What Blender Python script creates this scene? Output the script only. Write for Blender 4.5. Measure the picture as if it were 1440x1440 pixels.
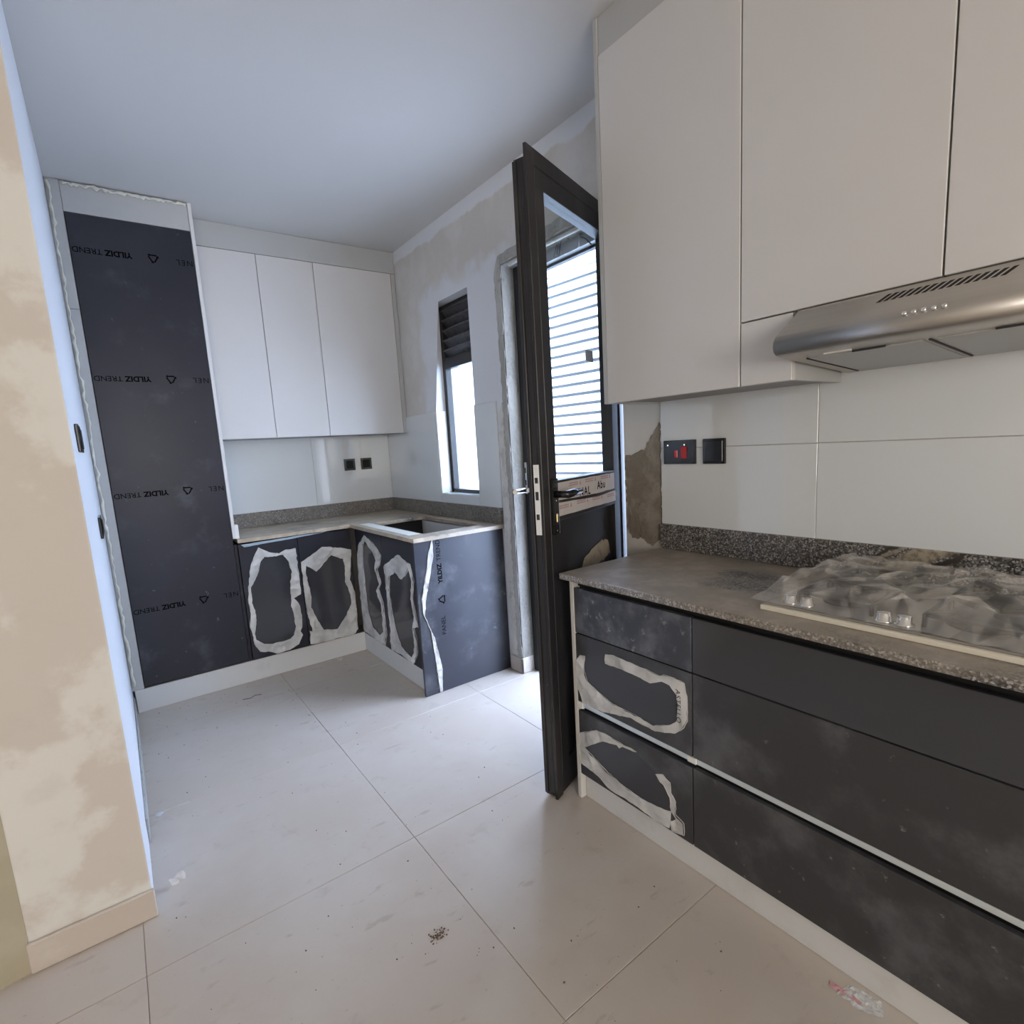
import bpy, bmesh, math, random
from mathutils import Vector, Matrix, noise
from mathutils.geometry import tessellate_polygon
random.seed(7)
S = bpy.context.scene
for _o in list(bpy.data.objects): bpy.data.objects.remove(_o)
COL = S.collection

# ------------------------------------------------------------------ camera
F_PX, CX, CY = 756.28, 719.587, 740.102
CAM = Vector((-1.829, -4.122, 1.364)); YAW, PITCH, ROLL = -0.63, -0.15, -0.059
_fw = Vector((-math.sin(YAW)*math.cos(PITCH), math.cos(YAW)*math.cos(PITCH), math.sin(PITCH)))
_rt = Vector((math.cos(YAW), math.sin(YAW), 0)); _up = _rt.cross(_fw)
_r2 = math.cos(ROLL)*_rt + math.sin(ROLL)*_up; _u2 = -math.sin(ROLL)*_rt + math.cos(ROLL)*_up
cd = bpy.data.cameras.new('camera'); cam = bpy.data.objects.new('camera', cd); COL.objects.link(cam)
R = Matrix((_r2, _u2, -_fw)).transposed().to_4x4()
cam.matrix_world = Matrix.Translation(CAM) @ R
cd.sensor_fit = 'HORIZONTAL'; cd.sensor_width = 36; cd.lens = F_PX/1440*36
cd.shift_x = -(CX-720)/1440; cd.shift_y = (CY-720)/1440
cd.clip_start = .02; cd.clip_end = 200
S.camera = cam

# ------------------------------------------------------------------ world, lights, exposure
W = bpy.data.worlds.new('sky'); S.world = W; W.use_nodes = True
W.node_tree.nodes['Background'].inputs[0].default_value = (.56, .70, 1.0, 1)
W.node_tree.nodes['Background'].inputs[1].default_value = 13.5
def area(name, loc, rot, sx, sy, power, col):
    d = bpy.data.lights.new(name, 'AREA'); d.shape = 'RECTANGLE'; d.size = sx; d.size_y = sy; d.energy = power; d.color = col
    o = bpy.data.objects.new(name, d); COL.objects.link(o); o.location = loc; o.rotation_euler = rot
    return o
# warm fill lamp added inside the unseen rear window (built below)
area('living_room_fill', (-2.5, -7.15, 1.55), (math.radians(90), 0, 0), 2.3, 1.4, 84, (1.0, .915, .81))
vs = S.view_settings; vs.view_transform = 'Standard'; vs.look = 'None'; vs.gamma = 1; vs.use_curve_mapping = False
vs.exposure = 0.24

# ------------------------------------------------------------------ pixel helper (direction only; distance comes from a plane)
def un(px, py, ax, val):
    d = _fw + (px-CX)/F_PX*_r2 - (py-CY)/F_PX*_u2
    i = 'xyz'.index(ax); return CAM + d*((val-CAM[i])/d[i])

# ------------------------------------------------------------------ materials
def _n(nt, t, **kw):
    n = nt.nodes.new(t)
    for k, v in kw.items(): setattr(n, k, v)
    return n
def new_mat(name):
    m = bpy.data.materials.new(name); m.use_nodes = True
    nt = m.node_tree; b = nt.nodes['Principled BSDF']; g = _n(nt, 'ShaderNodeNewGeometry')
    return m, nt, b, g.outputs['Position']
def noise_fac(nt, pos, scale, detail=4, rough=.55, lo=.4, hi=.6, stretch=None):
    src = pos
    if stretch:
        mp = _n(nt, 'ShaderNodeMapping'); mp.inputs['Scale'].default_value = stretch; nt.links.new(pos, mp.inputs['Vector']); src = mp.outputs[0]
    t = _n(nt, 'ShaderNodeTexNoise'); t.inputs['Scale'].default_value = scale; t.inputs['Detail'].default_value = detail; t.inputs['Roughness'].default_value = rough
    nt.links.new(src, t.inputs['Vector'])
    r = _n(nt, 'ShaderNodeMapRange'); r.interpolation_type = 'SMOOTHSTEP'; r.inputs['From Min'].default_value = lo; r.inputs['From Max'].default_value = hi
    nt.links.new(t.outputs['Fac'], r.inputs['Value']); return r.outputs[0]
def mixc(nt, fac, a, b):
    m = _n(nt, 'ShaderNodeMix', data_type='RGBA')
    for s, v in ((m.inputs[0], fac), (m.inputs[6], a), (m.inputs[7], b)):
        if isinstance(v, (int, float)): s.default_value = v
        elif isinstance(v, tuple): s.default_value = v + (1,) if len(v) == 3 else v
        else: nt.links.new(v, s)
    return m.outputs[2]
def math_n(nt, op, *vals):
    m = _n(nt, 'ShaderNodeMath', operation=op)
    for i, v in enumerate(vals):
        if isinstance(v, (int, float)): m.inputs[i].default_value = v
        else: nt.links.new(v, m.inputs[i])
    return m.outputs[0]
def bump(nt, b, pos, scale, strength, dist=.002, detail=5):
    t = _n(nt, 'ShaderNodeTexNoise'); t.inputs['Scale'].default_value = scale; t.inputs['Detail'].default_value = detail
    nt.links.new(pos, t.inputs['Vector'])
    k = _n(nt, 'ShaderNodeBump'); k.inputs['Strength'].default_value = strength; k.inputs['Distance'].default_value = dist
    nt.links.new(t.outputs['Fac'], k.inputs['Height']); nt.links.new(k.outputs[0], b.inputs['Normal'])
def mat(name, col, rough=.5, metal=0, layers=(), bmp=None, spec=.5, coat=0):
    """layers: (scale, detail, lo, hi, colour, strength[, stretch]) of procedural wear over the base colour"""
    m, nt, b, pos = new_mat(name)
    c = col
    for L in layers:
        f = noise_fac(nt, pos, L[0], L[1], .6, L[2], L[3], L[6] if len(L) > 6 else None)
        f = math_n(nt, 'MULTIPLY', f, L[5]); c = mixc(nt, f, c, L[4])
    if isinstance(c, tuple): b.inputs['Base Color'].default_value = c + (1,)
    else: nt.links.new(c, b.inputs['Base Color'])
    b.inputs['Roughness'].default_value = rough; b.inputs['Metallic'].default_value = metal
    b.inputs['Specular IOR Level'].default_value = spec; b.inputs['Coat Weight'].default_value = coat
    if bmp: bump(nt, b, pos, *bmp)
    return m
MT = {}
MT['ceiling'] = mat('painted_ceiling', (.60, .585, .56), .85, bmp=(30, .08))
MT['plaster'] = mat('raw_putty_wall', (.585, .54, .485), .85, layers=[(2.8, 6, .46, .56, (.68, .67, .625), .95), (9, 5, .55, .75, (.50, .46, .41), .25)], bmp=(25, .15))
MT['floor_tile'] = mat('beige_floor_tile', (.50, .435, .37), .30, layers=[(2.2, 6, .4, .65, (.55, .50, .44), .7), (9, 7, .58, .72, (.40, .335, .275), .45), (60, 3, .68, .76, (.27, .22, .18), .6), (7, 7, .62, .70, (.33, .27, .22), .45, (1, 2.5, 1))], spec=.45)
MT['hall'] = mat('ochre_hall_wall', (.40, .355, .255), .85, layers=[(4, 5, .45, .65, (.46, .42, .32), .6)])
MT['grout'] = mat('floor_grout', (.34, .31, .28), .9)
MT['skirting'] = mat('skirting_tile', (.52, .46, .40), .4, layers=[(8, 4, .5, .7, (.60, .56, .50), .5)])
MT['skirting_raw'] = mat('raw_skirting_band', (.36, .36, .33), .8, layers=[(14, 4, .5, .7, (.25, .25, .22), .5)])
MT['wall_tile'] = mat('glossy_white_wall_tile', (.64, .655, .645), .05, layers=[(1.2, 3, .4, .7, (.67, .675, .66), .6)], spec=.5)
MT['concrete'] = mat('rough_concrete', (.36, .345, .31), .95, layers=[(9, 6, .42, .62, (.50, .485, .44), .8, (1, 1, .35)), (35, 4, .6, .7, (.22, .20, .18), .6)], bmp=(40, .9, .01))
MT['concrete_dark'] = mat('darkened_raw_concrete', (.20, .19, .165), .95, layers=[(9, 6, .42, .62, (.28, .265, .235), .8, (1, 1, .3)), (35, 4, .6, .7, (.12, .11, .10), .6)], bmp=(40, .9, .01))  # rough concrete darkened in colour to offset outdoor light on the reveal
MT['cement'] = mat('brown_cement_patch', (.20, .17, .13), .95, layers=[(10, 6, .45, .65, (.30, .27, .22), .8), (40, 4, .6, .7, (.12, .10, .08), .5)], bmp=(45, .8, .008))
MT['white_plaster'] = mat('rough_white_plaster', (.62, .60, .55), .9, layers=[(18, 5, .5, .65, (.42, .39, .34), .6)], bmp=(50, .8, .006))
MT['cab_light'] = mat('light_grey_laminate', (.585, .57, .55), .42, layers=[(3, 4, .4, .7, (.60, .58, .555), .5)], bmp=(220, .05))
MT['cab_filler'] = mat('grey_filler_board', (.43, .43, .415), .5, layers=[(6, 4, .5, .7, (.40, .40, .38), .5)])
MT['cab_inner'] = mat('grey_carcass_board', (.34, .34, .34), .6)
MT['cab_dark_inner'] = mat('black_carcass_board', (.012, .012, .014), .6)
MT['cab_edge'] = mat('white_edge_band', (.62, .61, .58), .45)
MT['plinth'] = mat('white_plinth_board', (.60, .59, .56), .4, layers=[(5, 5, .55, .75, (.45, .44, .41), .4)])
DUST = [(5, 6, .46, .74, (.14, .145, .16), .65), (26, 5, .66, .76, (.34, .35, .36), .35), (2.0, 3, .45, .7, (.055, .058, .068), .6)]
MT['dark_dusty'] = mat('heavily_dusty_dark_film', (.034, .036, .047), .34, layers=DUST, spec=.4)
MT['dark_film'] = mat('dusty_dark_film', (.016, .017, .025), .36, layers=[(5, 6, .52, .8, (.085, .088, .10), .6), (26, 5, .67, .76, (.30, .31, .32), .3), (.9, 3, .40, .65, (.030, .032, .042), .6)], spec=.35)
MT['dark_scuffed'] = mat('scuffed_dark_film', (.045, .047, .055), .42, layers=[(7, 6, .42, .66, (.16, .165, .18), .8), (30, 5, .60, .72, (.42, .43, .45), .5)], spec=.4)
MT['dark_gloss'] = mat('glossy_anthracite_panel', (.042, .043, .049), .10, layers=[(4, 4, .55, .8, (.06, .062, .066), .5)], spec=.5)
MT['dark_semi'] = mat('anthracite_panel_with_smears', (.040, .040, .042), .26, layers=[(4.5, 6, .47, .74, (.115, .115, .12), .75), (30, 5, .66, .76, (.35, .35, .35), .4)], spec=.4)
MT['ink'] = mat('black_print', (.002, .002, .003), .9, spec=.05)
MT['cement_light'] = mat('tan_cement_smear', (.30, .25, .19), .95, layers=[(30, 4, .5, .65, (.18, .15, .11), .7)])
MT['aluminium'] = mat('pale_aluminium', (.66, .72, .74), .38, .55)
MT['white_plastic'] = mat('white_plastic', (.74, .74, .70), .45)
MT['steel'] = mat('brushed_steel', (.56, .53, .49), .40, 1.0, layers=[(60, 3, .3, .8, (.48, .455, .42), .6, (1, .05, 1))])
MT['steel_under'] = mat('grey_filter_metal', (.45, .45, .44), .45, .3)
MT['chrome'] = mat('chrome', (.80, .80, .80), .12, 1.0)
MT['brass'] = mat('brass', (.62, .50, .25), .3, 1.0)
MT['black_plastic'] = mat('black_plastic', (.008, .008, .010), .22)
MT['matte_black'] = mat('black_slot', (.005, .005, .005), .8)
MT['red_lamp'] = mat('red_rocker', (.45, .01, .015), .25)
MT['door_alu'] = mat('black_powder_coat', (.014, .013, .013), .36, layers=[(6, 6, .5, .75, (.055, .05, .047), .6, (1, 1, .4)), (40, 4, .68, .75, (.30, .27, .23), .25)])
MT['slat_grey'] = mat('dusty_grey_louvre', (.085, .082, .085), .45, layers=[(30, 4, .5, .62, (.03, .03, .03), .7)])
MT['sticker'] = mat('protective_tape', (.50, .46, .44), .5, layers=[(20, 3, .5, .7, (.56, .53, .52), .6)])
MT['pale_head'] = mat('pale_frame_head', (.36, .37, .37), .3, layers=[(12, 5, .5, .65, (.24, .25, .25), .7)])  # frame head set paler than the black frame
MT['sticker_red'] = mat('faded_red_print', (.36, .22, .21), .5)
MT['sticker_dark'] = mat('dark_tape_print', (.10, .09, .09), .5)
MT['foam'] = mat('expanding_foam', (.66, .65, .56), .9, bmp=(120, .6, .004))
MT['blue_film'] = mat('pale_blue_film', (.30, .38, .42), .4)
MT['cream_strip'] = mat('cream_foam_strip', (.66, .61, .50), .8)
MT['out_white'] = mat('white_outdoor_metal', (.86, .87, .88), .5)
MT['out_gap'] = mat('louvre_gap_shade', (.17, .175, .18), .7)  # grey of the rear sheet stands in for shade in the slat gaps
MT['out_ground'] = mat('outdoor_paving', (.62, .62, .62), .8, layers=[(6, 5, .4, .7, (.52, .52, .52), .6)])
MT['out_bounce'] = mat('beige_bounce_wall', (.60, .53, .44), .9)
MT['out_grey'] = mat('grey_soffit', (.42, .44, .45), .8)
MT['dirt'] = mat('dry_dirt', (.13, .09, .06), .95)
MT['tape_pink'] = mat('pink_tape', (.55, .30, .31), .5)
MT['iron'] = mat('cast_iron', (.02, .02, .021), .5)
MT['hob_glass'] = mat('grey_hob_plate', (.30, .285, .265), .25, .5)

def granite(name, speck, dust, dustcol=(.27, .225, .175), vein=False):
    m, nt, b, pos = new_mat(name)
    v = _n(nt, 'ShaderNodeTexVoronoi'); v.inputs['Scale'].default_value = speck; nt.links.new(pos, v.inputs['Vector'])
    sp = _n(nt, 'ShaderNodeSeparateColor'); nt.links.new(v.outputs['Color'], sp.inputs[0])
    cr = _n(nt, 'ShaderNodeValToRGB'); cr.color_ramp.interpolation = 'CONSTANT'
    e = cr.color_ramp.elements; e[0].position = 0; e[0].color = (.018, .018, .02, 1); e[1].position = .36; e[1].color = (.07, .072, .075, 1)
    for p, c in ((.62, (.15, .15, .148, 1)), (.82, (.31, .305, .295, 1)), (.955, (.21, .165, .13, 1))):
        q = e.new(p); q.color = c
    nt.links.new(sp.outputs[0], cr.inputs[0]); c = cr.outputs[0]
    if vein:
        s = _n(nt, 'ShaderNodeSeparateXYZ'); nt.links.new(pos, s.inputs[0])
        t = _n(nt, 'ShaderNodeTexNoise'); t.inputs['Scale'].default_value = 18; nt.links.new(pos, t.inputs['Vector'])
        a = math_n(nt, 'ADD', s.outputs[1], math_n(nt, 'MULTIPLY', s.outputs[2], 1.6)); a = math_n(nt, 'ADD', a, math_n(nt, 'MULTIPLY', t.outputs[0], .10))
        for off, w, col in ((1.975, .055, (.36, .31, .225)), (2.045, .018, (.015, .015, .017)), (1.90, .016, (.30, .27, .21)), (1.875, .012, (.015, .015, .017))):
            d = math_n(nt, 'ABSOLUTE', math_n(nt, 'ADD', a, off)); r = _n(nt, 'ShaderNodeMapRange'); r.interpolation_type = 'SMOOTHSTEP'
            r.inputs['From Min'].default_value = w; r.inputs['From Max'].default_value = w*.5; nt.links.new(d, r.inputs[0]); c = mixc(nt, r.outputs[0], c, mixc(nt, noise_fac(nt, pos, 55, 5, .6, .40, .62), col, tuple(q*.45 for q in col)))
    if dust:
        f = noise_fac(nt, pos, 4, 7, .62, .30, .50, (1, .6, 1)); f = math_n(nt, 'MULTIPLY', f, dust); f2 = noise_fac(nt, pos, 14, 6, .6, .42, .68)
        c = mixc(nt, f, c, mixc(nt, f2, dustcol, tuple(x*1.35 for x in dustcol)))
    nt.links.new(c, b.inputs['Base Color']); b.inputs['Roughness'].default_value = .22 if dust < .5 else .38
    return m
MT['granite'] = granite('speckled_granite', 230, .40, (.33, .285, .23))
MT['granite_vein'] = granite('speckled_granite_with_vein', 235, .14, vein=True)
MT['granite_dusty'] = granite('dusty_speckled_granite', 200, .92, (.30, .255, .205))
MT['granite_sandy'] = granite('sandy_dusty_granite', 200, .93, (.40, .335, .25))
MT['granite_old'] = granite('dust_filmed_granite', 190, .55, (.20, .175, .14))

def film_mat(name, alpha, tint, rough=.35, spec=.5, sc=24, var=.4):
    m, nt, b, pos = new_mat(name)
    b.inputs['Base Color'].default_value = tint + (1,); b.inputs['Roughness'].default_value = rough; b.inputs['Specular IOR Level'].default_value = spec
    f = noise_fac(nt, pos, sc, 3, .5, .3, .7); a = math_n(nt, 'ADD', math_n(nt, 'MULTIPLY', f, var), alpha); nt.links.new(a, b.inputs['Alpha'])
    return m
MT['torn_film'] = film_mat('torn_milky_film', .60, (.68, .665, .63), .45, .5, 9, .30)
MT['clear_film'] = film_mat('crumpled_clear_wrap', .16, (.68, .65, .60), .08, 1.0, 10, .22)
MT['scrap_film'] = film_mat('clear_scrap', .50, (.70, .70, .70), .15, .8)
def glass_mat():
    m = bpy.data.materials.new('window_glass'); m.use_nodes = True; nt = m.node_tree; nt.nodes.clear()
    o = _n(nt, 'ShaderNodeOutputMaterial'); t = _n(nt, 'ShaderNodeBsdfTransparent'); t.inputs[0].default_value = (.93, .96, .96, 1)
    g = _n(nt, 'ShaderNodeBsdfGlossy'); g.inputs['Roughness'].default_value = .02; lw = _n(nt, 'ShaderNodeLayerWeight'); p4 = math_n(nt, 'POWER', lw.outputs['Facing'], 4.0); fr = nt.nodes[math_n(nt, 'ADD', math_n(nt, 'MULTIPLY', p4, .6), .03).node.name]
    x = _n(nt, 'ShaderNodeMixShader'); nt.links.new(fr.outputs[0], x.inputs[0]); nt.links.new(t.outputs[0], x.inputs[1]); nt.links.new(g.outputs[0], x.inputs[2]); nt.links.new(x.outputs[0], o.inputs[0])
    return m
MT['glass'] = glass_mat()
def wall_right_mat():
    m, nt, b, pos = new_mat('patched_putty_wall')
    s = _n(nt, 'ShaderNodeSeparateXYZ'); nt.links.new(pos, s.inputs[0])
    base = mixc(nt, noise_fac(nt, pos, 3, 5, .6, .42, .65), (.57, .53, .475), (.63, .60, .555))
    base = mixc(nt, math_n(nt, 'MULTIPLY', noise_fac(nt, pos, 22, 5, .6, .60, .72), .3), base, (.47, .41, .34))
    t = _n(nt, 'ShaderNodeTexNoise'); t.inputs['Scale'].default_value = 6; t.inputs['Detail'].default_value = 5; nt.links.new(pos, t.inputs['Vector'])
    w = math_n(nt, 'MULTIPLY', math_n(nt, 'SUBTRACT', t.outputs[0], .5), .35)
    # fresh white putty around the window and door, and along the ceiling
    dy = math_n(nt, 'SUBTRACT', math_n(nt, 'ABSOLUTE', math_n(nt, 'ADD', s.outputs[1], 1.20)), .52)
    dz = math_n(nt, 'SUBTRACT', math_n(nt, 'ABSOLUTE', math_n(nt, 'SUBTRACT', s.outputs[2], 1.2)), 1.18)
    d = math_n(nt, 'ADD', math_n(nt, 'MAXIMUM', dy, dz), w)
    r = _n(nt, 'ShaderNodeMapRange'); r.interpolation_type = 'SMOOTHSTEP'; r.inputs['From Min'].default_value = .05; r.inputs['From Max'].default_value = -.06; nt.links.new(d, r.inputs[0])
    c = mixc(nt, r.outputs[0], base, (.66, .66, .665))
    z2 = math_n(nt, 'ADD', s.outputs[2], math_n(nt, 'MULTIPLY', w, .25)); r = _n(nt, 'ShaderNodeMapRange'); r.inputs['From Min'].default_value = 2.685; r.inputs['From Max'].default_value = 2.70; nt.links.new(z2, r.inputs[0])
    c = mixc(nt, r.outputs[0], c, (.70, .70, .705))
    nt.links.new(c, b.inputs['Base Color']); b.inputs['Roughness'].default_value = .85; bump(nt, b, pos, 25, .15)
    return m
MT['wall_right'] = wall_right_mat()
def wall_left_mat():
    m, nt, b, pos = new_mat('door_lit_wall_side'); b.inputs['Base Color'].default_value = (.70, .72, .74, 1); b.inputs['Roughness'].default_value = .6  # blue-white tone puts the door's daylight into this wall side's colour
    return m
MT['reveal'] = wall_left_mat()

# ------------------------------------------------------------------ mesh helpers
WLOC = {}
def link(o, parent):
    COL.objects.link(o)
    if parent is not None:
        o.parent = parent; o.matrix_parent_inverse = Matrix.Translation(-WLOC[parent.name])
def obj(name, bm, m, parent=None, smooth=False):
    """one mesh object; origin at the base centre of its bounding box"""
    if smooth:
        for f in bm.faces: f.smooth = True
    co = [v.co for v in bm.verts]
    lo = Vector([min(c[i] for c in co) for i in range(3)]); hi = Vector([max(c[i] for c in co) for i in range(3)])
    c = Vector(((lo.x+hi.x)/2, (lo.y+hi.y)/2, lo.z))
    for v in bm.verts: v.co -= c
    me = bpy.data.meshes.new(name); bm.to_mesh(me); bm.free()
    for mm in (m if isinstance(m, (list, tuple)) else [m]): me.materials.append(MT[mm])
    o = bpy.data.objects.new(name, me); o.location = c; WLOC[o.name] = c.copy(); link(o, parent); return o
def tag(o, label=None, cat=None, group=None, kind=None):
    if label: o['label'] = label
    if cat: o['category'] = cat
    if group: o['group'] = group
    if kind: o['kind'] = kind
    return o
def thing(name, loc, label, cat, group=None):
    o = bpy.data.objects.new(name, None); o.empty_display_size = .1; o.location = loc; WLOC[o.name] = Vector(loc); COL.objects.link(o)
    return tag(o, label, cat, group)
def B(): return bmesh.new()
def box(bm, x0, x1, y0, y1, z0, z1, bev=0, seg=1, mi=0):
    x0, x1 = sorted((x0, x1)); y0, y1 = sorted((y0, y1)); z0, z1 = sorted((z0, z1))
    t = bmesh.new(); bmesh.ops.create_cube(t, size=1)
    for v in t.verts: v.co = Vector(((x0+x1)/2+v.co.x*(x1-x0), (y0+y1)/2+v.co.y*(y1-y0), (z0+z1)/2+v.co.z*(z1-z0)))
    if bev: bmesh.ops.bevel(t, geom=t.edges[:], offset=bev, segments=seg, profile=.7, affect='EDGES')
    return merge(bm, t, mi)
def merge(bm, t, mi=0, M=None):
    vm = {}
    for v in t.verts: vm[v] = bm.verts.new(M @ v.co if M else v.co)
    for f in t.faces:
        try:
            nf = bm.faces.new([vm[v] for v in f.verts]); nf.material_index = mi; nf.smooth = f.smooth
        except ValueError: pass
    t.free(); return bm
def bx(name, m, parent, *a, bev=.0012, seg=1):
    bm = B(); box(bm, *a, bev=bev, seg=seg); return obj(name, bm, m, parent)
def tube(bm, pts, r, n=10, cap=True, mi=0):
    pts = [Vector(p) for p in pts]; rs = r if isinstance(r, (list, tuple)) else [r]*len(pts); rings = []
    ref = None
    for i, p in enumerate(pts):
        d = (pts[min(i+1, len(pts)-1)]-pts[max(i-1, 0)]).normalized()
        if ref is None: ref = d.orthogonal().normalized()
        ref = (ref-d*ref.dot(d)).normalized(); b = d.cross(ref)
        rings.append([bm.verts.new(p+(ref*math.cos(2*math.pi*k/n)+b*math.sin(2*math.pi*k/n))*rs[i]) for k in range(n)])
    for a, b in zip(rings, rings[1:]):
        for k in range(n):
            f = bm.faces.new((a[k], a[(k+1) % n], b[(k+1) % n], b[k])); f.smooth = True; f.material_index = mi
    if cap:
        for rg in (rings[0][::-1], rings[-1]): f = bm.faces.new(rg); f.material_index = mi
    return bm
def lathe(bm, prof, c, axis='z', n=24, mi=0):
    rings = []
    for r, h in prof:
        ring = []
        for k in range(n):
            a = 2*math.pi*k/n; u, v = r*math.cos(a), r*math.sin(a)
            p = {'z': (u, v, h), 'x': (h, u, v), 'y': (u, h, v)}[axis]; ring.append(bm.verts.new(Vector(c)+Vector(p)))
        rings.append(ring)
    for a, b in zip(rings, rings[1:]):
        for k in range(n): f = bm.faces.new((a[k], a[(k+1) % n], b[(k+1) % n], b[k])); f.smooth = True; f.material_index = mi
    bm.faces.new(rings[0][::-1]).material_index = mi; bm.faces.new(rings[-1]).material_index = mi
    return bm
def prism(bm, loops, o, ex, ey, ez, mi=0):
    """polygon (first loop outer, others holes) in the frame o, ex, ey extruded along ez"""
    o, ex, ey, ez = map(Vector, (o, ex, ey, ez)); L3 = [[Vector((u, v, 0)) for u, v in lp] for lp in loops]
    tris = tessellate_polygon(L3); flat = [p for lp in loops for p in lp]
    a = [bm.verts.new(o+ex*u+ey*v) for u, v in flat]; b = [bm.verts.new(o+ex*u+ey*v+ez) for u, v in flat]
    for t in tris:
        bm.faces.new([a[i] for i in t]).material_index = mi; bm.faces.new([b[i] for i in reversed(t)]).material_index = mi
    k = 0
    for lp in loops:
        n = len(lp)
        for i in range(n):
            i0, i1 = k+i, k+(i+1) % n; bm.faces.new((a[i0], a[i1], b[i1], b[i0])).material_index = mi
        k += n
    bmesh.ops.recalc_face_normals(bm, faces=bm.faces[:]); return bm
def sheet(loops, o, ex, ey, nrm, amp, edge=.02, seed=0, freq=30, base=.0015, iters=4):
    """thin crumpled film: polygon with holes, subdivided and pushed out along nrm in sharp creases"""
    bm = B(); o, ex, ey, nrm = map(Vector, (o, ex, ey, nrm)); L3 = [[Vector((u, v, 0)) for u, v in lp] for lp in loops]
    flat = [p for lp in loops for p in lp]; vs = [bm.verts.new(o+ex*u+ey*v) for u, v in flat]
    for t in tessellate_polygon(L3):
        try: bm.faces.new([vs[i] for i in t])
        except ValueError: pass
    for _ in range(iters):
        es = [e for e in bm.edges if e.calc_length() > edge]
        if not es: break
        bmesh.ops.subdivide_edges(bm, edges=es, cuts=1); bmesh.ops.triangulate(bm, faces=bm.faces[:])
    for v in bm.verts:
        q = v.co*freq+Vector((seed*7.1, seed*3.3, 0)); h = 1-abs(noise.noise(q))*2.2; h2 = noise.noise(q*2.7)
        v.co += nrm*(base+amp*max(0, h*.7+h2*.35)); v.co += ex*(amp*.35*noise.noise(q+Vector((9, 0, 0))))+ey*(amp*.35*noise.noise(q+Vector((0, 9, 0))))
    bmesh.ops.recalc_face_normals(bm, faces=bm.faces[:]); return bm
def rim(bm, loop, o, ex, ey, nrm, rmin, rmax, seed):
    """rolled torn edge along a closed outline, of uneven thickness"""
    random.seed(seed); o, ex, ey, nrm = map(Vector, (o, ex, ey, nrm)); pts, rs = [], []
    L = loop+loop[:1]
    for (a, b), (c, d) in zip(L, L[1:]):
        n = max(2, int(math.hypot(c-a, d-b)/.012))
        for k in range(n):
            t = k/n; q = o+ex*(a+(c-a)*t)+ey*(b+(d-b)*t); w = .5+.5*noise.noise(q*18+Vector((seed, 0, 0))); rr = rmin+(rmax-rmin)*max(0, min(1, w)); pts.append(q+nrm*(rr+.001)+(ex*random.uniform(-1, 1)+ey*random.uniform(-1, 1))*.0015); rs.append(rr)
    pts.append(pts[0]); rs.append(rs[0]); tube(bm, pts, rs, 5); return bm
def text_bm(s, size, o, ex, ey, bold=0.0, spacing=1.0):
    cu = bpy.data.curves.new('t', 'FONT'); cu.body = s; cu.size = size; cu.offset = bold; cu.space_character = spacing; cu.resolution_u = 3
    to = bpy.data.objects.new('t', cu); me = bpy.data.meshes.new_from_object(to); bm = B(); bm.from_mesh(me)
    o, ex, ey = Vector(o), Vector(ex), Vector(ey)
    for v in bm.verts: v.co = o+ex*v.co.x+ey*v.co.y
    bpy.data.objects.remove(to); bpy.data.curves.remove(cu); bpy.data.meshes.remove(me); return bm
def recycle_bm(c, ex, ey, s):
    """small triangular recycling mark made of three chevron bars"""
    bm = B(); c, ex, ey = Vector(c), Vector(ex), Vector(ey); P = [(-.5, -.35), (.5, -.35), (0, .5)]
    for i in range(3):
        a, b = Vector(P[i]), Vector(P[(i+1) % 3]); d = (b-a).normalized(); n = Vector((-d.y, d.x)); a2 = a+d*.16; b2 = b-d*.22
        for q in ([a2-n*.07, b2-n*.07, b2+n*.07, a2+n*.07], [b2-n*.17, b2+d*.2, b2+n*.17]):
            bm.faces.new([bm.verts.new(c+(ex*p.x+ey*p.y)*s) for p in q])
    return bm
X, Y, Z = Vector((1, 0, 0)), Vector((0, 1, 0)), Vector((0, 0, 1))
H = 2.774; XL = -1.903

# ------------------------------------------------------------------ structure: floor
bm = B(); box(bm, -5.2, .2, -7.4, .2, -.12, -.004); fl = tag(obj('floor', bm, 'grout'), kind='structure')
TS = .8; GX, GY = -1.138, -2.474; full = None
for i in range(-6, 3):
    for j in range(-7, 5):
        x0, x1 = max(GX+TS*i+.0007, -5.0), min(GX+TS*(i+1)-.0007, .14); y0, y1 = max(GY+TS*j+.0007, -7.2), min(GY+TS*(j+1)-.0007, 0)
        if x1-x0 < .02 or y1-y0 < .02: continue
        whole = abs(x1-x0-TS+.0014) < 1e-6 and abs(y1-y0-TS+.0014) < 1e-6
        if whole and full:
            o = full.copy(); o.location = ((x0+x1)/2, (y0+y1)/2, -.012); COL.objects.link(o); o.parent = fl; o.matrix_parent_inverse = Matrix.Translation(-WLOC[fl.name])
        else:
            if x0 > -.001:                      # threshold strip inside the doorway only
                y0, y1 = max(y0, -2.485), min(y1, -1.645)
                if y1-y0 < .02: continue
            o = bx('floor_tile', 'floor_tile', fl, x0, x1, y0, y1, -.012, 0, bev=.0012)
            if whole: full = o
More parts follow.
